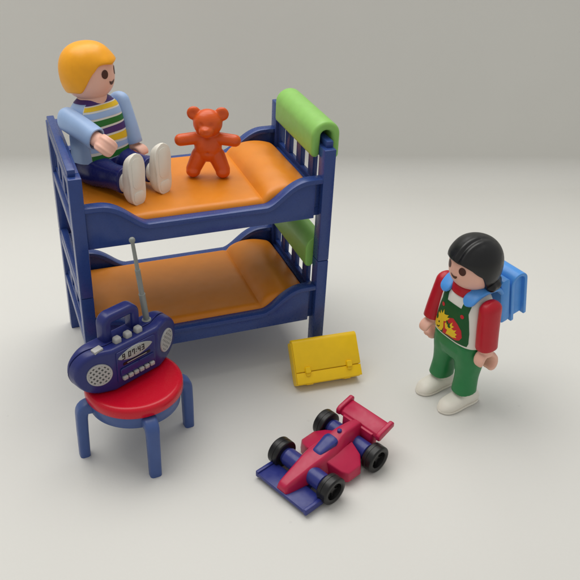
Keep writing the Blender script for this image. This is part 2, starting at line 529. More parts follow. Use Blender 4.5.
obj('cassette_door', plate(rrect(1.50, 0.32, 0.05, 3, -0.04, -0.16), 0.03, 0.085), 'radio', con, bevel=0.03, seg=3, mtx=cm)
obj('door_catch', plate(circle(0.02, -0.02, 0.035, n=14), 0.08, 0.10), 'radio', con, mtx=cm)
for k in range(6):
    bm = bmesh.new(); prism(bm, rrect(0.19, 0.15, 0.03, 3, -0.64 + 0.24 * k, -0.41), 0.02, 0.16, 'z')
    obj('key', bm, 'silver', con, bevel=0.03, seg=2, mtx=cm)
# top: push buttons, square switch, handle, aerial
for u in (-0.56, -0.10, 0.36):
    bm = bmesh.new()
    rings = [[(u + p[0] * s, 0.24 + p[1] * s, RH + z) for p in rrect(0.27, 0.25, 0.06, 3)] for s, z in ((1, -0.05), (1, 0.12), (0.92, 0.17), (0.75, 0.195))]
    loft(bm, rings); obj('push_button', bm, 'silver', radio)
bm = bmesh.new(); box(bm, -0.18, 0.18, -0.13, 0.13, -0.10, 0.09, Matrix.Translation((-1.36, 0.30, RH - 0.02)) @ Matrix.Rotation(R(-5), 4, 'Y'))
sw = obj('switch', bm, 'silver', radio, bevel=0.025, seg=2)
bm = bmesh.new()
hc = [(-0.76, RH - 0.06), (-0.76, RH + 0.62)] + [(-0.76 + 0.22 * (1 - cos(R(a))), RH + 0.62 + 0.22 * sin(R(a))) for a in range(15, 91, 15)]
hc += [(0.46 - 0.22 * (1 - cos(R(a))), RH + 0.62 + 0.22 * sin(R(a))) for a in range(90, 14, -15)] + [(0.46, RH + 0.62), (0.46, RH - 0.06)]
rings = []
for i, (x, z) in enumerate(hc):
    a = hc[max(0, i - 1)]; b = hc[min(len(hc) - 1, i + 1)]
    t = Vector((b[0] - a[0], 0, b[1] - a[1])).normalized(); n = Vector((-t.z, 0, t.x))
    rings.append([tuple(Vector((x, 0.68, z)) + Vector((0, p[0], 0)) + n * p[1]) for p in rrect(0.50, 0.36, 0.11, 4)])
loft(bm, rings); obj('handle', bm, 'radio', radio)
bm = bmesh.new()
A0, A1 = Vector((1.04, 0.58, RH - 0.08)), Vector((0.66, 0.62, RH + 3.44))
ad = (A1 - A0).normalized(); au = ad.orthogonal().normalized(); aw = ad.cross(au)
Ln = (A1 - A0).length
prof = [(0.0, 0), (0.17, 0.0), (0.17, 0.10), (0.115, 0.14), (0.115, 1.20), (0.12, 1.22), (0.12, 1.25), (0.095, 1.27), (0.095, 2.25), (0.10, 2.27), (0.10, 2.30), (0.075, 2.32), (0.065, Ln - 0.12)]
prof += [(0.11 * sin(R(a)) , Ln - 0.02 - 0.11 * cos(R(a))) for a in range(35, 181, 20)]
am = Matrix.Identity(4); am.col[0][:3] = au; am.col[1][:3] = aw; am.col[2][:3] = ad; am.col[3][:3] = A0
lathe(bm, prof, 24, mtx=am)
obj('aerial', bm, 'aerial', radio)

# ------------------------------------------------------------------ satchel
lean = R(38)
sat = thing('satchel', 'small yellow satchel with two clasps leaning back on the floor beside the bunk bed', 'satchel', (9.48, -2.22, 0), R(-3.4))
SM = Matrix.Translation((0, 0, 0.395)) @ Matrix.Rotation(-lean, 4, 'X')
SW, SH = 2.84, 1.88
bm = bmesh.new(); prism(bm, [(y, z) for y, z in rrect(0.54, SH - 0.08, 0.12, 5, 0.38, SH / 2 - 0.05)], -SW / 2 - 0.03, SW / 2 - 0.05)
# prism gives (y, x, z): swap so that the pushed axis runs along x
for v in bm.verts: v.co = Vector((v.co.y, v.co.x, v.co.z))
obj('body', bm, 'yellow', sat, bevel=0.03, seg=2, mtx=SM)
def xprism(pts, x0, x1):
    bm = bmesh.new(); prism(bm, pts, x0, x1)
    for v in bm.verts: v.co = Vector((v.co.y, v.co.x, v.co.z))
    return bm
fl = [(0.02, 0.52), (0.0, 0.55), (0.0, SH - 0.16), (0.03, SH - 0.06), (0.10, SH), (0.22, SH + 0.02), (0.36, SH + 0.01), (0.40, SH - 0.05),
      (0.36, SH - 0.10), (0.2, SH - 0.14), (0.11, SH - 0.24), (0.11, 0.52)]
obj('flap', xprism(fl, -SW / 2, SW / 2), 'yellow', sat, bevel=0.045, seg=3, mtx=SM, angle=50)
lp = [(0.035, 0.03), (0.03, 0.06), (0.03, 0.50), (0.14, 0.50), (0.14, 0.03)]
obj('front_panel', xprism(lp, -SW / 2, SW / 2), 'yellow', sat, bevel=0.015, seg=2, mtx=SM)
for x in (-0.92, 0.90):
    bm = bmesh.new()
    loft(bm, [[(x + p[0] * s, -y, 0.58 + p[1] * s) for p in rrect(0.25, 0.27, 0.06, 3)] for y, s in ((-0.05, 1), (0.05, 1), (0.085, 0.8))])
    cl = obj('clasp', bm, 'yellow', sat, mtx=SM)
    bm = bmesh.new()
    loft(bm, [[(x + p[0] * s, -y, 0.40 + p[1] * s) for p in rrect(0.19, 0.14, 0.05, 3)] for y, s in ((-0.06, 1), (0.0, 1), (0.02, 0.8))])
    obj('clasp_tongue', bm, 'yellow', cl, mtx=SM)
for x in (-0.85, 0.80):      # feet under the front edge, hooks behind that prop it up
    bm = bmesh.new(); box(bm, x - 0.14, x + 0.14, 0.18, 0.60, -0.04, 0.08)
    obj('foot', bm, 'yellow', sat, bevel=0.02, seg=2, mtx=SM)
    bm = bmesh.new()
    path = [(0.95, 0.96), (1.10, 1.02), (1.28, 0.98), (1.36, 0.8), (1.40, 0.4), (1.44, 0.04)]
    rings = []
    for i, (y, z) in enumerate(path):
        a = path[max(0, i - 1)]; b = path[min(len(path) - 1, i + 1)]
        t = Vector((0, b[0] - a[0], b[1] - a[1])).normalized(); n = Vector((0, -t.z, t.y))
        rings.append([tuple(Vector((x, y, z)) + n * p[1] + Vector((p[0], 0, 0))) for p in rrect(0.25, 0.11, 0.04, 3)])
    loft(bm, rings); obj('hook', bm, 'yellow', sat)

# ------------------------------------------------------------------ racing car (forward = +x)
car = thing('racing_car', 'toy open-wheel racing car, red body with blue front wing, on the floor', 'racing car', (7.72, -6.29, 0), R(203))
def sec(x, hw, ht, z0, z1, r=0.10):
    """rounded trapezium section at x: bottom half width hw, top half width ht"""
    out = []
    for (w, h) in rrect(2, 1, 0.32, 5, 0, 0.5):
        z = z0 + (z1 - z0) * h
        k = hw + (ht - hw) * h
        out.append((x, w * k, z))
    return out
bm = bmesh.new()
keys = [(-1.52, 0.16, 0.10, 0.55, 1.12), (-1.40, 0.24, 0.16, 0.40, 1.26), (-1.1, 0.34, 0.21, 0.30, 1.34), (-0.75, 0.44, 0.24, 0.20, 1.37), (-0.35, 0.58, 0.28, 0.18, 1.36), (0.0, 0.66, 0.34, 0.18, 1.22),
        (0.4, 0.66, 0.40, 0.18, 1.12), (0.8, 0.60, 0.42, 0.18, 1.06), (1.2, 0.53, 0.38, 0.18, 0.99), (1.7, 0.45, 0.30, 0.20, 0.84), (2.2, 0.36, 0.23, 0.20, 0.70), (2.46, 0.30, 0.19, 0.20, 0.60), (2.54, 0.24, 0.14, 0.26, 0.52)]
loft(bm, [sec(x, *interp(keys, x)) for x in [-1.52 + 4.06 * i / 60 for i in range(61)]])
carbody = obj('body', bm, 'carred', car)
for s in (-1, 1):
    bm = bmesh.new()
    pl = [(0.78, 0.45), (0.55, 1.02), (0.36, 1.24), (-0.30, 1.24), (-0.62, 0.92), (-0.70, 0.40)]
    bot = [bm.verts.new((x, s * y, 0.16)) for x, y in pl]
    def zt(x, y): return 0.60 + 0.36 * (1 - min(1, max(0, (y - 0.4) / 0.85))) ** 1.2 + (0.0 if x < 0 else -0.06 * x)
    top = [bm.verts.new((x * 0.97, s * (y - 0.03), zt(x, y))) for x, y in pl]
    n = len(pl)
    for i in range(n):
        j = (i + 1) % n; bm.faces.new((bot[i], bot[j], top[j], top[i]))
    bm.faces.new(bot); bm.faces.new(top)
    obj('side_pod', bm, 'carred', carbody, bevel=0.05, seg=3, angle=25)
# canopy
bm = bmesh.new()
rings = []
for i in range(17):
    t = i / 16; x = 0.88 - 0.90 * t
    w = 0.20 + 0.13 * t - 0.06 * max(0, t - 0.85) / 0.15
    zb_, zt_ = 0.86, 1.08 + 0.34 * t - 0.05 * max(0, t - 0.8) / 0.2
    if t < 0.12: zt_ -= 0.06 * (1 - t / 0.12)
    rings.append([(x, a * w, zb_ + (zt_ - zb_) * b) for a, b in ((1, 0), (1, 0.72), (0.92, 0.88), (0.66, 0.97), (0.3, 1), (-0.3, 1), (-0.66, 0.97), (-0.92, 0.88), (-1, 0.72), (-1, 0))])
loft(bm, rings); obj('cockpit_canopy', bm, 'carblue', car, bevel=0.02, seg=2, angle=50)
bm = bmesh.new(); lathe(bm, [(0, 1.46), (0.06, 1.455), (0.085, 1.43), (0.09, 1.30), (0, 1.3)], 24, mtx=Matrix.Translation((-0.36, 0, 0)))
obj('roof_stud', bm, 'carblue', car)
# front wing plate
bm = bmesh.new()
prism(bm, [(2.58, -1.22), (2.58, 1.22), (1.68, 1.22), (1.68, -1.22)], 0.14, 0.30, 'z')
fw = obj('front_wing', bm, 'carblue', car, bevel=0.03, seg=2)
for s in (-1, 1):
    obj('end_fence', boxbm(1.69, 2.585, s * 1.225 - 0.07, s * 1.225 + 0.07, 0.10, 0.36), 'carblue', fw, bevel=0.03, seg=2)
bm = bmesh.new(); box(bm, -1.3, 1.9, -0.5, 0.5, 0.12, 0.20)
obj('floor_tray', bm, 'carblue', car, bevel=0.02, seg=2)
# rear wing
bm = bmesh.new()
wp = [(-1.40, 1.02), (-1.46, 1.16), (-1.62, 1.24), (-2.04, 1.34), (-2.12, 1.32), (-2.10, 1.22), (-1.56, 0.98), (-1.44, 0.96)]
prism(bm, wp, -1.0, 1.0)
rw = obj('rear_wing', bm, 'carred', car, bevel=0.02, seg=2)
for s in (-1, 1):
    ep = [(-1.34, 1.00), (-1.34, 1.20), (-1.46, 1.30), (-2.10, 1.48), (-2.20, 1.42), (-2.20, 1.24), (-1.44, 0.95)]
    bm = bmesh.new(); prism(bm, ep, s * 1.0 - 0.09, s * 1.0 + 0.09)
    obj('end_plate', bm, 'carred', rw, bevel=0.04, seg=3)
bm = bmesh.new()
wl = [(-1.34, -0.72), (-1.48, -0.78), (-1.64, -0.78), (-1.64, 0.78), (-1.48, 0.78), (-1.34, 0.72)]
prism(bm, wl, 0.42, 1.20, 'z')
for v in bm.verts:
    if v.co.z > 1: v.co.z = 1.10
obj('wing_support', bm, 'carred', rw, bevel=0.04, seg=2)
# axles and wheels
for x in (1.33, -1.02):
    bm = bmesh.new()
    mtx = Matrix.Translation((x, 0, 0.535)) @ Matrix.Rotation(R(90), 4, 'X')
    lathe(bm, [(0, -1.05), (0.27, -1.05), (0.30, -1.02), (0.30, -0.94), (0.345, -0.90), (0.345, 0.90), (0.30, 0.94), (0.30, 1.02), (0.27, 1.05), (0, 1.05)], 40, mtx=mtx)
    obj('axle', bm, 'carblue', car)
    for s in (-1, 1):
        wm = Matrix.Translation((x, s * 1.25, 0.535)) @ Matrix.Rotation(R(-90 * s), 4, 'X') @ Matrix.Diagonal((0.935, 0.935, 0.86, 1))
        bm = bmesh.new()
        prof = [(0.30, -0.27), (0.50, -0.27)] + [(0.50 + 0.07 * sin(R(a)), -0.20 - 0.07 * cos(R(a))) for a in range(15, 91, 15)] + [(0.57, -0.06), (0.555, -0.05), (0.555, -0.03), (0.57, -0.02), (0.57, 0.19)]
        prof += [(0.49 + 0.08 * cos(R(a)), 0.19 + 0.08 * sin(R(a))) for a in range(15, 91, 15)] + [(0.44, 0.275), (0.40, 0.26), (0.385, 0.24)]
        lathe(bm, prof, 56, mtx=wm)
        ty = obj('wheel', bm, 'tyre', car)
        bm = bmesh.new()
        lathe(bm, [(0.39, 0.245), (0.36, 0.23), (0.32, 0.05), (0.15, 0.04), (0.12, 0.09), (0.0, 0.095)], 40, mtx=wm)
        for k in range(5):
            box(bm, 0.10, 0.34, -0.035, 0.035, 0.03, 0.085, wm @ Matrix.Rotation(R(72 * k + 20), 4, 'Z'))
        obj('rim', bm, 'black', ty)

# ------------------------------------------------------------------ teddy bear
bm = bmesh.new()
ellipsoid(bm, (0, 0, 1.28), (0.57, 0.46, 0.62))
ellipsoid(bm, (0, 0.0, 1.05), (0.50, 0.46, 0.42))
ellipsoid(bm, (0, -0.04, 2.32), (0.60, 0.53, 0.57))
ellipsoid(bm, (-0.03, -0.50, 2.12), (0.30, 0.28, 0.25))
ellipsoid(bm, (-0.03, -0.70, 2.22), (0.12, 0.10, 0.09))
for s in (-1, 1):
    ellipsoid(bm, (s * 0.56, 0.04, 2.68), (0.29, 0.17, 0.29))
    capsule(bm, (s * 0.34, 0, 1.66), (s * 1.10, -0.18, 1.62 + 0.02 * s), 0.26, 0.255)
    capsule(bm, (s * 0.34, -0.02, 0.90), (s * 0.60, -0.14, 0.34), 0.36, 0.31)
    ellipsoid(bm, (s * 0.61, -0.20, 0.25), (0.30, 0.33, 0.25))
TB = Matrix.Translation((5.88, 3.22, HM + 2.91)) @ Matrix.Rotation(math.atan2(-0.345, 0.94) , 4, 'Z')
teddy = remesh('teddy_bear', bm, 0.03, 5, 'teddy')
bm = bmesh.new(); bm.from_mesh(teddy.data)
for v in bm.verts:      # moulded details: eye hollows, belly button, ear hollows
    c = v.co
    if c.y < 0:
        for ex, ez, rad, dep in ((-0.23, 2.40, 0.085, 0.05), (0.19, 2.40, 0.085, 0.05), (0.0, 1.16, 0.05, 0.06), (-0.60, 2.72, 0.13, 0.06), (0.60, 2.72, 0.13, 0.06)):
            d = sqrt((c.x - ex) ** 2 + (c.z - ez) ** 2)
            if d < rad * 2: v.co = c + Vector((0, dep * math.exp(-(d / rad) ** 2 * 1.2), 0)); c = v.co
bm.transform(TB.to_3x3().to_4x4() @ Matrix.Diagonal((0.97, 0.97, 0.96, 1))); bm.to_mesh(teddy.data); bm.free()
teddy.location = TB.translation
tag(teddy, 'small rust-orange plastic teddy bear with arms out, standing on the top bunk', 'teddy bear')

# ------------------------------------------------------------------ toy figures (forward = +x, left = +y, standing on z = 0)
TK = [(3.12, 0.74, 1.19), (3.5, 0.745, 1.17), (4.2, 0.735, 1.10), (4.75, 0.70, 1.02), (5.05, 0.63, 0.93), (5.25, 0.53, 0.78), (5.40, 0.42, 0.56), (5.47, 0.36, 0.45)]
TN = 2.9
def torso_pt(y, z, off=0.012):
    a, b = interp(TK, z)
    q = min(0.999, abs(y) / b)
    x = a * (1 - q ** TN) ** (1 / TN)
    # outward normal in the section
    nx = (x / a) ** (TN - 1) / a; ny = math.copysign(q ** (TN - 1) / b, y)
    l = sqrt(nx * nx + ny * ny)
    return Vector((x + off * nx / l, y + off * ny / l, z))
def torso_ring(z, grow=0.0):
    a, b = interp(TK, z); return se_ring(0, 0, z, a + grow, b + grow, TN, 72)

HC, HRX, HRY, HRZ, HN = 6.36, 0.97, 0.95, 1.02, 2.4
def head_dir(az, zz, k=1.0):
    """point on the head at azimuth az (0 = front) and height zz"""
    t = min(0.9999, abs(zz - HC) / (HRZ * k))
    r = (1 - t ** HN) ** (1 / HN)
    return Vector((HRX * k * r * cos(az), HRY * k * r * sin(az), zz))
def face_pt(off):
    def f(u, v):      # u = lateral distance round the head, v = height
        az = u / HRX
        p = head_dir(az, v); n = Vector((cos(az), sin(az), 0.35 * (v - HC)))
        return p + n.normalized() * off
    return f

def make_head(root, mtx, spec):
    bm = bmesh.new()
    rings = []
    for i in range(1, 32):
        th = pi * i / 32
        z = HC - HRZ * math.copysign(abs(cos(th)) ** (2 / HN), cos(th))
        r = max(0.02, abs(sin(th))) ** (2 / HN)
        rings.append([(HRX * r * cos(2 * pi * k / 56), HRY * r * sin(2 * pi * k / 56), z) for k in range(56)])
    loft(bm, rings)
    lathe(bm, [(0.0, 5.2), (0.56, 5.2), (0.56, 5.55), (0.5, 5.7), (0, 5.7)], 40)
    head = obj('head', bm, 'skin', root, mtx=mtx)
    for s in (-1, 1):
        obj('eye', patch(circle(s * 0.385, 6.36, 0.150, 0.165), face_pt(0.012), 0.06), 'eye', head, mtx=mtx)
    sm = []
    for k in range(15):
        a = R(180 + 180 * k / 14); sm.append((0.19 * cos(a), 6.06 + 0.165 * sin(a)))
    for k in range(1, 14):
        t = 1 - 2 * k / 14 ; sm.append((0.19 * t, 6.06 + 0.02 - 0.06 * (1 - t * t)))
    obj('mouth', patch(sm, face_pt(0.012), 0.05), 'eye', head, mtx=mtx)
    # hair shell
    bm = bmesh.new()
    NA, NT = 200, 40
    k0 = spec['k']
    prev = []
    def hp(az, zz, k, inner=False):
        p = head_dir(az, min(zz, HC + HRZ * k - 1e-3), k)
        if not inner: p = spec['shape'](p, az)
        return p
    cols = []
    for i in range(NA):
        az = -pi + 2 * pi * i / NA
        zr = spec['rim'](az)
        col = []
        for j in range(NT + 1):
            # angle from the pole down to the rim
            thr = math.acos(max(-1, min(1, math.copysign(abs((zr - HC) / (HRZ * k0)) ** (HN / 2), zr - HC))))
            th = 0.03 + (thr - 0.03) * j / NT
            z = HC + HRZ * k0 * math.copysign(abs(cos(th)) ** (2 / HN), cos(th))
            col.append(hp(az, z, k0))
        # rounded rim rolling in to the skin
        col.append(hp(az, zr - 0.045, k0 - 0.025)); col.append(hp(az, zr - 0.05, k0 - 0.06)); col.append(hp(az, zr - 0.02, 0.965, True)); col.append(hp(az, zr + 0.25, 0.93, True))
        cols.append([bm.verts.new(p) for p in col])
    for i in range(NA):
        a, b = cols[i], cols[(i + 1) % NA]
        for j in range(len(a) - 1): bm.faces.new((a[j], b[j], b[j + 1], a[j + 1]))
    bm.faces.new([c[0] for c in cols])
    if spec.get('flip'): spec['flip'](bm)
    h = obj('hair', bm, spec['hair'], head, mtx=mtx)
    for p in h.data.polygons: p.use_smooth = True
    return head

def make_torso(root, mtx, mat):
    bm = bmesh.new()
    zs = [3.12 + (5.47 - 3.12) * i / 36 for i in range(37)]
    rings = [[(p[0] * 0.82, p[1] * 0.86, 3.30) for p in torso_ring(3.12)], [(p[0] * 0.9, p[1] * 0.93, 3.10) for p in torso_ring(3.12)], [(p[0] * 0.975, p[1] * 0.985, 3.10) for p in torso_ring(3.12)]]
    rings += [torso_ring(z) for z in zs]
    loft(bm, rings)
    return obj('torso', bm, mat, root, mtx=mtx)

def make_arm(root, mtx, side, swing, splay, sleeve, hand_turn=0.0, hand_tilt=0.0, hand_size=(1.0, 1.0, 1.12)):
    """sleeve hanging from the shoulder; arm frame: origin at shoulder, -z down the arm, x forward"""
    am = mtx @ Matrix.Translation((0.05, side * 1.04, 4.78)) @ Matrix.Rotation(-side * R(-splay), 4, 'X') @ Matrix.Rotation(R(-swing), 4, 'Y')
    bm = bmesh.new(); rings = []
    Lr = 1.50
    for k in range(1, 7):
        a = R(15 * k); rings.append(se_ring(0, side * 0.20, 0.14 + 0.40 * cos(a), 0.47 * sin(a), 0.34 * sin(a), 2.4, 40))
    for k in range(1, 13):
        t = k / 12; z = 0.14 - (Lr + 0.14) * t
        rings.append(se_ring(0.06 * sin(t * pi * 0.6) , side * (0.20 + 0.03 * t), z, 0.47 - 0.03 * t, 0.34 + 0.02 * t, 2.4, 40))
    e = rings[-1]; cx = 0.06 * sin(pi * 0.6); cy = side * 0.23
    def sc(s, dz): return [((p[0] - cx) * s + cx, (p[1] - cy) * s + cy, p[2] + dz) for p in e]
    rings += [sc(0.97, -0.03), sc(0.86, -0.035), sc(0.80, 0.02), sc(0.76, 0.25)]
    loft(bm, rings)
    arm = obj('arm', bm, sleeve, root, mtx=am)
    # hand: wrist stub and an open C of thumb and fingers
    hm = am @ Matrix.Translation((cx, cy, -Lr)) @ Matrix.Rotation(R(hand_turn), 4, 'Z') @ Matrix.Translation((0, 0, -0.2)) @ Matrix.Rotation(R(-hand_tilt), 4, 'Y') @ Matrix.Translation((0, 0, 0.2)) @ Matrix.Diagonal((*hand_size, 1))
    bm = bmesh.new()
    loft(bm, [se_ring(0, 0, z, 0.27, 0.27, 2.2, 28) for z in (0.3, 0.1, -0.12, -0.30)])
    C = Vector((0.08, 0, -0.56)); r_in, r_out = 0.24, 0.45
    a0, a1 = -8, 262            # degrees, from thumb tip round the back to finger tips, gap facing forward-down
    rings = []
    n = 34
    for i in range(n + 1):
        t = i / n; a = R(a0 + (a1 - a0) * t)
        ed = min(1, min(t, 1 - t) / 0.16); taper = sqrt(max(0.04, 1 - (1 - ed) ** 2))
        w = (0.40 if t < 0.42 else 0.40 + 0.12 * smoothstep(0.42, 0.62, t)) * (0.55 + 0.45 * taper)
        th = (r_out - r_in) * (0.45 + 0.55 * taper) * (1.0 if t > 0.1 else 1)
        rm = (r_in + r_out) / 2
        finger = smoothstep(0.5, 0.65, t)
        ring = []
        pts = rrect(2, 2, 0.75, 5)
        for (p, q) in pts:
            lat = p * w * 0.62
            rad = rm + q * th / 2
            if q > 0.4: rad += finger * 0.03 * (abs(cos(2.0 * pi * p)) - 0.5)      # shallow knuckle grooves between fingers
            ring.append(tuple(C + Vector((rad * cos(a), lat, rad * sin(a)))))
        rings.append(ring)
    loft(bm, rings)
    hand = remesh('hand', bm, 0.024, 3, 'skin', arm, mtx=hm)
    return arm

def legs_shape():
    bm = bmesh.new()
    for s in (-1, 1):
        ks = [(0.70, 0.51, 0.45, 0.68, 0.04), (0.9, 0.50, 0.44, 0.67, 0.03), (1.4, 0.48, 0.43, 0.65, 0.0), (1.9, 0.53, 0.50, 0.62, -0.02), (2.4, 0.62, 0.58, 0.58, -0.02), (3.0, 0.66, 0.56, 0.56, 0.0)]
        rings = []
        for i in range(24):
            z = 0.70 + 2.3 * i / 23
            a, b, c, x = interp(ks, z); rings.append(se_ring(x, s * c, z, a, b, 2.5, 36))
        loft(bm, rings)
    loft(bm, [se_ring(0, 0, z, a, b, 2.8, 48) for z, a, b in ((2.05, 0.42, 0.5), (2.25, 0.58, 0.95), (2.6, 0.66, 1.12), (3.0, 0.67, 1.12), (3.2, 0.66, 1.10))])
    return bm

def shoe_bm(s):
    bm = bmesh.new()
    rings = []
    L0, L1 = -0.78, 1.24
    n = 26
    for i in range(n + 1):
        t = i / n; t = 0.5 - 0.5 * cos(pi * t); x = L0 + (L1 - L0) * t
        w = interp([(L0, 0.12), (-0.66, 0.27), (-0.35, 0.35), (0.1, 0.36), (0.6, 0.395), (0.95, 0.36), (1.15, 0.23), (L1, 0.08)], x)[0]
        h = interp([(L0, 0.30), (-0.68, 0.52), (-0.4, 0.68), (0.0, 0.72), (0.35, 0.62), (0.7, 0.52), (1.0, 0.42), (1.17, 0.27), (L1, 0.16)], x)[0]
        z0 = 0.07
        ring = []
        for k in range(28):
            a = 2 * pi * k / 28
            c, sn = cos(a), sin(a)
            yy = w * math.copysign(abs(c) ** 0.8, c)
            zz = z0 + (h - z0) * (0.36 + (0.64 * abs(sn) ** 0.85 if sn > 0 else -0.36 * abs(sn) ** 0.45))
            ring.append((x, s * 0.68 + yy, zz))
        rings.append(ring)
    loft(bm, rings)
    loft(bm, [se_ring(-0.02, s * 0.68, z, 0.40, 0.34, 2.3, 28) for z in (0.4, 0.6, 0.86)])
    return bm
def sole_bm(s):
    """flat sole outline with raised rim and a heel step"""
    out = []
    n = 28
    xs = [-0.80 + 2.06 * (0.5 - 0.5 * cos(pi * i / n)) for i in range(n + 1)]
    def w(x): return interp([(-0.80, 0.05), (-0.72, 0.22), (-0.55, 0.33), (-0.2, 0.37), (0.1, 0.37), (0.6, 0.41), (0.95, 0.37), (1.15, 0.25), (1.26, 0.06)], x)[0]
    up = [(x, s * 0.68 + w(x)) for x in xs]; dn = [(x, s * 0.68 - w(x)) for x in reversed(xs)]
    bm = bmesh.new(); prism(bm, up + dn, 0.02, 0.12, 'z')
    return bm

def make_legs(root, mtx, trousers, shoes, hole_shade=None):
    o = remesh('trousers', legs_shape(), 0.04, 6, trousers, root, mtx=mtx)
    if hole_shade:
        for s in (-1, 1):
            bm = bmesh.new()
            nv = Vector((0.25, s * 0.95, 0.0)).normalized(); q = nv.to_track_quat('Z', 'Y').to_matrix().to_4x4()
            lathe(bm, [(0, 0.0), (0.14, 0.0), (0.165, -0.02), (0.165, -0.2), (0, -0.2)], 24, mtx=Matrix.Translation((0.24, s * 1.10, 2.84)) @ q)
            obj('hip_hole_shade', bm, hole_shade, o, mtx=mtx)  # solid flush disc, its dark colour stands for the hole's shade
    for s in (-1, 1):
        sh = obj('shoe', shoe_bm(s), shoes, root, mtx=mtx)
        so = obj('sole', sole_bm(s), shoes, sh, bevel=0.03, seg=2, mtx=mtx)
        # raised tread pads under the sole
        for xa, xb, k in ((-0.66, -0.22, 0.72), (-0.12, 1.10, 0.70)):
            bm = bmesh.new()
            m_ = (xa + xb) / 2
            prism(bm, [(x, s * 0.68 + y) for x, y in rrect(xb - xa, 0.52, 0.24 if xb > 0.5 else 0.16, 5, m_, 0)], 0.0, 0.03, 'z')
            obj('tread', bm, shoes, so, bevel=0.012, seg=2, mtx=mtx)

# ---- hair shapes
def rim_boy(az):
    a = abs(az)
    front = 6.70 + 0.075 * abs(sin(az * 4.3 + 0.35))
    side = 5.80 - 0.14 * smoothstep(R(100), R(170), a)
    return front + (side - front) * smoothstep(R(34), R(88), a)
def shape_boy(p, az):
    lift = 0.10 * math.exp(-(az / 0.75) ** 2) * math.exp(-((p.z - 6.78) / 0.22) ** 2)
    q = Vector((p.x, p.y, 0)); r = q.length
    q = q * (1 + lift)
    back = 0.03 * smoothstep(R(60), R(180), abs(az)) * math.exp(-((p.z - 6.4) / 0.7) ** 2)
    q = q * (1 + back)
    return Vector((q.x, q.y, p.z))
def rim_girl(az):
    a = abs(az)
    front = 6.72 - 0.42 * smoothstep(R(18), R(80), a) - 0.03 * abs(sin(az * 4))
    side = 5.66 - 0.06 * smoothstep(R(110), R(180), a)
    return front + (side - front) * smoothstep(R(66), R(92), a)
def shape_girl(p, az):
    q = Vector((p.x, p.y, 0)); lift = 0.07 * math.exp(-(az / 0.9) ** 2) * math.exp(-((p.z - 6.75) / 0.2) ** 2)
    back = 0.03 * smoothstep(R(50), R(150), abs(az)) * math.exp(-((p.z - 6.4) / 0.7) ** 2)
    q = q * (1 + lift + back)
    z = p.z
    if p.x > -0.35 and p.z > 6.6:
        fade = smoothstep(-0.35, 0.1, p.x)
        for yy, d in ((0.18, -0.04), (0.34, 0.03), (0.02, 0.02)):
            g = d * math.exp(-((p.y - yy) / 0.085) ** 2) * fade
            q = q * (1 + g); z += g * 0.9
    return Vector((q.x, q.y, z))
def flip_girl(bm):
    rings = []
    n = 50
    for i in range(n + 1):
        az = R(90) + R(180) * i / n
        e = min(1, min(i, n - i) / 5); rr = 0.22 * sqrt(max(0.06, 1 - (1 - e) ** 2))
        r0 = 0.88 + 0.012 * sin(i * 0.9)
        c = Vector((r0 * cos(az), r0 * sin(az), 5.68))
        out = Vector((cos(az), sin(az), 0))
        rings.append([tuple(c + out * (rr * 1.1 * cos(2 * pi * k / 16) * (1 + 0.05 * sin(i * 0.8))) + Vector((0, 0, rr * 0.95 * sin(2 * pi * k / 16)))) for k in range(16)])
    loft(bm, rings)

# ---- seated figure on the top bunk
HZ = 2.76
boy = thing('toy_figure', 'toy figure with yellow hair and striped light blue jumper, sitting on the top bunk', 'toy figure', (1.83, 4.10, HM + 3.53), R(-58.7))
leanm = Matrix.Rotation(R(-6.2), 4, 'Y') @ Matrix.Translation((0, 0, -HZ))
legm = Matrix.Rotation(R(-90 - 2.5), 4, 'Y') @ Matrix.Translation((0, 0, -HZ))
headm = leanm @ Matrix.Rotation(R(21), 4, 'Z')
make_legs(boy, legm, 'navy', 'shoe')
tor = make_torso(boy, leanm, 'sky')
def tp(off): return lambda u, v: torso_pt(u, v, off)
# white field under the stripes, then each stripe: (left top, left bottom, right top, right bottom) heights, wearer's right first
yl, yr = -0.93, 0.93
def band(l1, l0, r1, r0):
    n = 16
    f = lambda a, b, t: a + (b - a) * t
    def lim(z): return min(1.0, (interp(TK, z)[1] - 0.10) / 0.93)
    up = [(f(yl, yr, i / n) * lim(f(l1, r1, i / n)), f(l1, r1, i / n)) for i in range(n + 1)]
    dn = [(f(yr, yl, i / n) * lim(f(r0, l0, i / n)), f(r0, l0, i / n)) for i in range(n + 1)]
    return up + dn
obj('jumper_panel', patch([(y * min(1, (interp(TK, z)[1] - 0.09) / 0.93), z) for y, z in
    [(-0.94, 3.15 + 2.10 * i / 14) for i in range(15)] + [(-0.94 + 1.88 * i / 10, 5.25) for i in range(1, 10)] + [(0.94, 5.25 - 2.10 * i / 14) for i in range(15)]], tp(0.008), 0.09), 'white', tor, mtx=leanm)
for b, m in (((5.40, 5.24, 5.38, 5.22), 'ppurple'), ((5.20, 5.06, 5.18, 5.00), 'pyellow'), ((4.99, 4.78, 4.94, 4.70), 'sky'), ((4.70, 4.45, 4.63, 4.41), 'pgreen'),
             ((4.36, 4.14, 4.34, 4.06), 'ppurple'), ((4.05, 3.88, 3.99, 3.70), 'pyellow'), ((3.79, 3.52, 3.62, 3.44), 'sky'), ((3.40, 3.16, 3.37, 3.16), 'pgreen')):
    obj('jumper_stripe', patch(band(*b), tp(0.016), 0.09), m, tor, mtx=leanm)
bm = bmesh.new(); loft(bm, [torso_ring(5.30, 0.02), torso_ring(5.40, 0.03), torso_ring(5.46, 0.02), torso_ring(5.47, -0.03)])
obj('collar', bm, 'ppurple', tor, mtx=leanm)
make_arm(boy, leanm, -1, 71, 3, 'sky', hand_turn=131, hand_size=(1.04, 1.02, 1.04))
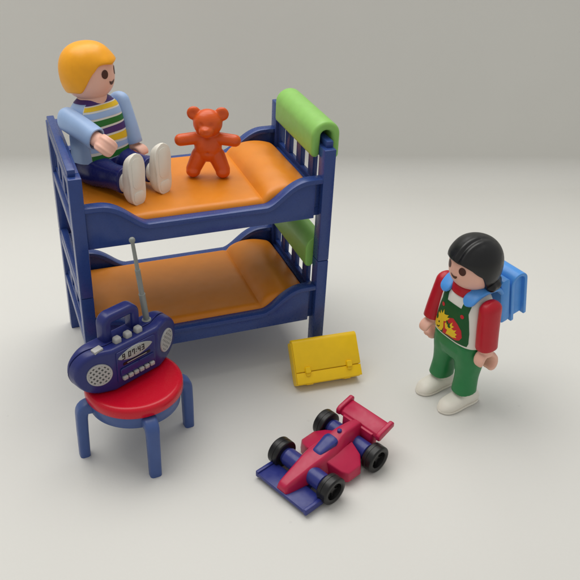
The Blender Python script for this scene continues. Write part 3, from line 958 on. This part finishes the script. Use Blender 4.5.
make_arm(boy, leanm, 1, 12, 0, 'sky', hand_turn=5, hand_tilt=12, hand_size=(1.05, 1.05, 1.05))
make_head(boy, headm, dict(k=1.085, rim=rim_boy, shape=shape_boy, hair='hairy'))

# ---- standing figure
girl = thing('toy_figure', 'toy figure with black hair and green dungarees, standing and wearing a blue backpack', 'toy figure', (14.137, -4.12, 0), R(192))
I4 = Matrix.Identity(4)
make_legs(girl, I4, 'greenp', 'shoe', hole_shade='hole_shade')
tor = make_torso(girl, I4, 'white')
def sym(pts): return pts + [(-y, z) for y, z in reversed(pts)]
# dungaree bib with straps round a white shirt front
bibpts = [(0.0, 3.17), (0.45, 3.17), (0.90, 3.19), (0.94, 3.35), (0.90, 3.8), (0.80, 4.3), (0.72, 4.6), (0.74, 4.9), (0.66, 5.22), (0.50, 5.34), (0.38, 5.30), (0.42, 5.0), (0.38, 4.70), (0.0, 4.70)]
obj('bib', patch(bibpts + [(-y, z) for y, z in list(reversed(bibpts))[1:-1]], tp(0.010), 0.08), 'bib', tor, mtx=I4)
bm = bmesh.new(); loft(bm, [se_ring(0, 0, z, a, b, 2.2, 56) for z, a, b in ((5.12, 0.66, 0.72), (5.26, 0.67, 0.73), (5.36, 0.66, 0.71), (5.46, 0.63, 0.66), (5.50, 0.58, 0.60), (5.46, 0.50, 0.5))])
obj('collar', bm, 'redcloth', tor)
for y in (-0.55, 0.50):
    obj('button', patch(circle(y, 4.40, 0.085, n=18), tp(0.020), 0.06), 'pred', tor)
hog = dict(
 red=[(-0.359, 3.7), (-0.116, 4.015), (0.117, 4.119), (0.37, 3.991), (0.585, 3.799), (0.665, 3.522), (0.574, 3.342), (0.39, 3.248), (-0.018, 3.24), (-0.326, 3.20), (-0.331, 3.431)],
 face=[(-0.92, 3.356), (-0.898, 3.608), (-0.755, 3.78), (-0.748, 3.927), (-0.626, 3.9), (-0.613, 4.092), (-0.506, 3.984), (-0.436, 4.223), (-0.383, 4.032), (-0.286, 4.052), (-0.136, 4.116), (-0.201, 3.982), (-0.064, 4.006), (-0.164, 3.87), (-0.259, 3.762), (-0.362, 3.718), (-0.318, 3.44), (-0.396, 3.247), (-0.506, 3.20), (-0.76, 3.20), (-0.90, 3.265)],
 spik2=[(-0.277, 3.669), (-0.171, 3.776), (-0.175, 3.671), (-0.055, 3.705), (0.126, 3.941), (0.106, 3.786), (0.234, 3.784), (0.109, 3.644), (0.24, 3.624), (0.375, 3.709), (0.303, 3.561), (0.433, 3.541), (0.354, 3.43), (0.439, 3.381), (0.229, 3.291), (0.027, 3.287), (-0.146, 3.261), (-0.084, 3.463), (-0.211, 3.465)],
 green=[(-0.225, 3.845), (-0.133, 3.841), (-0.066, 3.76), (0.008, 3.847), (0.006, 3.703), (0.075, 3.685), (-0.006, 3.585), (-0.116, 3.627), (-0.094, 3.694), (-0.186, 3.726)],
 green2=[(-0.882, 3.651), (-0.792, 3.838), (-0.714, 3.756), (-0.726, 3.634), (-0.809, 3.541)],
 eye=[(-0.66, 3.549), (-0.59, 3.60), (-0.565, 3.53), (-0.642, 3.48)],
 smile=[(-0.72, 3.33), (-0.615, 3.328), (-0.565, 3.408), (-0.52, 3.409), (-0.593, 3.282), (-0.72, 3.262)])
for k, mt, off in (('red', 'pred', 0.016), ('face', 'pyellow', 0.020), ('spik2', 'pyellow', 0.021), ('green', 'bib', 0.026), ('green2', 'bib', 0.026), ('eye', 'ink', 0.026), ('smile', 'ink', 0.026)):
    obj('hedgehog_print', patch(hog[k], tp(off), 0.08), mt, tor)
make_arm(girl, I4, 1, -3, 4, 'redcloth', hand_turn=0, hand_tilt=-8)
make_arm(girl, I4, -1, 10, 1, 'redcloth', hand_turn=0, hand_size=(0.95, 1, 1.05))
make_head(girl, Matrix.Rotation(R(-4), 4, 'Z'), dict(k=1.08, rim=rim_girl, shape=shape_girl, hair='hairb', flip=flip_girl))

# ---- backpack on the standing figure
pack = thing('backpack', 'bright blue plastic backpack with shoulder straps on the black-haired figure', 'backpack', (14.137, -4.12, 0), R(192))
PM = Matrix.Translation((-0.75, 0, 5.55)) @ Matrix.Rotation(R(12), 4, 'Y') @ Matrix.Translation((0.75, 0, -5.55))
bm = bmesh.new()
rings = []
for y, ins in ((-0.84, 0.05), (-0.80, 0.0), (0.80, 0.0), (0.84, 0.05)):
    rings.append([(x, y, z) for x, z in rrect(0.46 - 2 * ins, 2.05 - 2 * ins, 0.14, 4, -1.02, 4.58)])
loft(bm, rings); obj('back_panel', bm, 'pack', pack, mtx=PM)
bm = bmesh.new()
o_, i_ = [], []
zt, zb1, zb2 = 5.20, 3.42, 3.42
xc, ro, ri = -1.72, 0.42, 0.27
outer = [(xc + ro, zb1)] + [(xc + ro * cos(R(a)), zt + ro * 0.9 * sin(R(a))) for a in range(0, 181, 12)] + [(xc - ro, zb2)]
inner = [(xc - ri, zb2)] + [(xc - ri * cos(R(a)), zt + ri * 0.9 * sin(R(a))) for a in range(0, 181, 18)] + [(xc + ri, zb1)]
prism(bm, outer + inner, -0.86, 0.86)
u = obj('flap', bm, 'pack', pack, bevel=0.03, seg=2, mtx=PM, angle=50)
bm = bmesh.new(); prism(bm, [(xc + ri + 0.02, zb1 + 0.10)] + [(xc + (ri + 0.02) * cos(R(a)), zt + (ri + 0.02) * 0.9 * sin(R(a))) for a in range(0, 181, 18)] + [(xc - ri - 0.02, zb2 + 0.10)], -0.70, 0.70)
obj('pocket', bm, 'pack', pack, mtx=PM)
obj('spacer', boxbm(-1.34, -1.20, -0.6, 0.6, 3.75, 5.25), 'pack', pack, mtx=PM)
for s in (-1, 1):
    path = [(-0.86, 0.66, 5.20), (-0.62, 0.68, 5.46), (-0.30, 0.70, 5.53), (0.05, 0.70, 5.52), (0.36, 0.68, 5.42), (0.62, 0.64, 5.20), (0.74, 0.60, 4.98)]
    bm = bmesh.new(); rings = []
    keys = [(i, *p) for i, p in enumerate(path)]
    n = 30
    for i in range(n + 1):
        q = 6 * i / n; p = Vector(interp(keys, q)); p2 = Vector(interp(keys, min(6, q + 0.05))); p1 = Vector(interp(keys, max(0, q - 0.05)))
        t = (p2 - p1).normalized(); side = Vector((0, 1, -0.12 * 1)).normalized(); nrm = t.cross(side).normalized(); side = nrm.cross(t)
        e = min(1, (n - i) / 6); w = 0.56 * sqrt(max(0.03, 1 - (1 - e) ** 2)); 
        w *= 1.0
        rings.append([(v.x, s * v.y, v.z) for v in (p + side * a + nrm * b for a, b in rrect(max(w, 0.14), 0.15, 0.06, 3))])
    loft(bm, rings); obj('strap', bm, 'pack', pack)

# ------------------------------------------------------------------ camera (fitted to the photograph)
cam = bpy.data.cameras.new('camera'); co = bpy.data.objects.new('camera', cam); COL.objects.link(co)
r = Vector((0.9333, -0.3571, 0.0405)); 
yaw, pit, rol = 0.3913, 0.5635, 0.0479
f = Vector((sin(yaw) * cos(pit), cos(yaw) * cos(pit), -sin(pit))); r0 = Vector((cos(yaw), -sin(yaw), 0)); u0 = r0.cross(f)
rr_ = r0 * cos(rol) + u0 * sin(rol); uu_ = -r0 * sin(rol) + u0 * cos(rol)
mw = Matrix.Identity(4)
mw.col[0][:3] = rr_; mw.col[1][:3] = uu_; mw.col[2][:3] = -f; mw.col[3][:3] = (-2.642, -26.6696, 21.9423)
co.matrix_world = mw
cam.sensor_width = 36; cam.lens = 831.385 / 580 * 36; cam.clip_start = 0.5; cam.clip_end = 500
scene.camera = co

# ------------------------------------------------------------------ light: a big soft overhead lamp in a pale room
w = bpy.data.worlds.new('World'); scene.world = w; w.use_nodes = True
bg = w.node_tree.nodes['Background']; bg.inputs[0].default_value = (1.0, 0.985, 0.96, 1); bg.inputs[1].default_value = 0.51
def area(name, loc, target, size, power, col):
    l = bpy.data.lights.new(name, 'AREA'); l.shape = 'RECTANGLE'; l.size = size[0]; l.size_y = size[1]; l.energy = power; l.color = col
    o = bpy.data.objects.new(name, l); COL.objects.link(o); o.location = loc
    d = Vector(target) - Vector(loc); o.rotation_euler = d.to_track_quat('-Z', 'Y').to_euler()
    return o
area('ceiling_lamp', (2, 19, 54), (6, -1, 0), (64, 46), 30000, (1.0, 0.982, 0.95))

scene.view_settings.view_transform = 'Standard'; scene.view_settings.look = 'None'
scene.view_settings.exposure = 0; scene.view_settings.gamma = 1
scene.render.engine = 'CYCLES'
scene.cycles.use_denoising = True
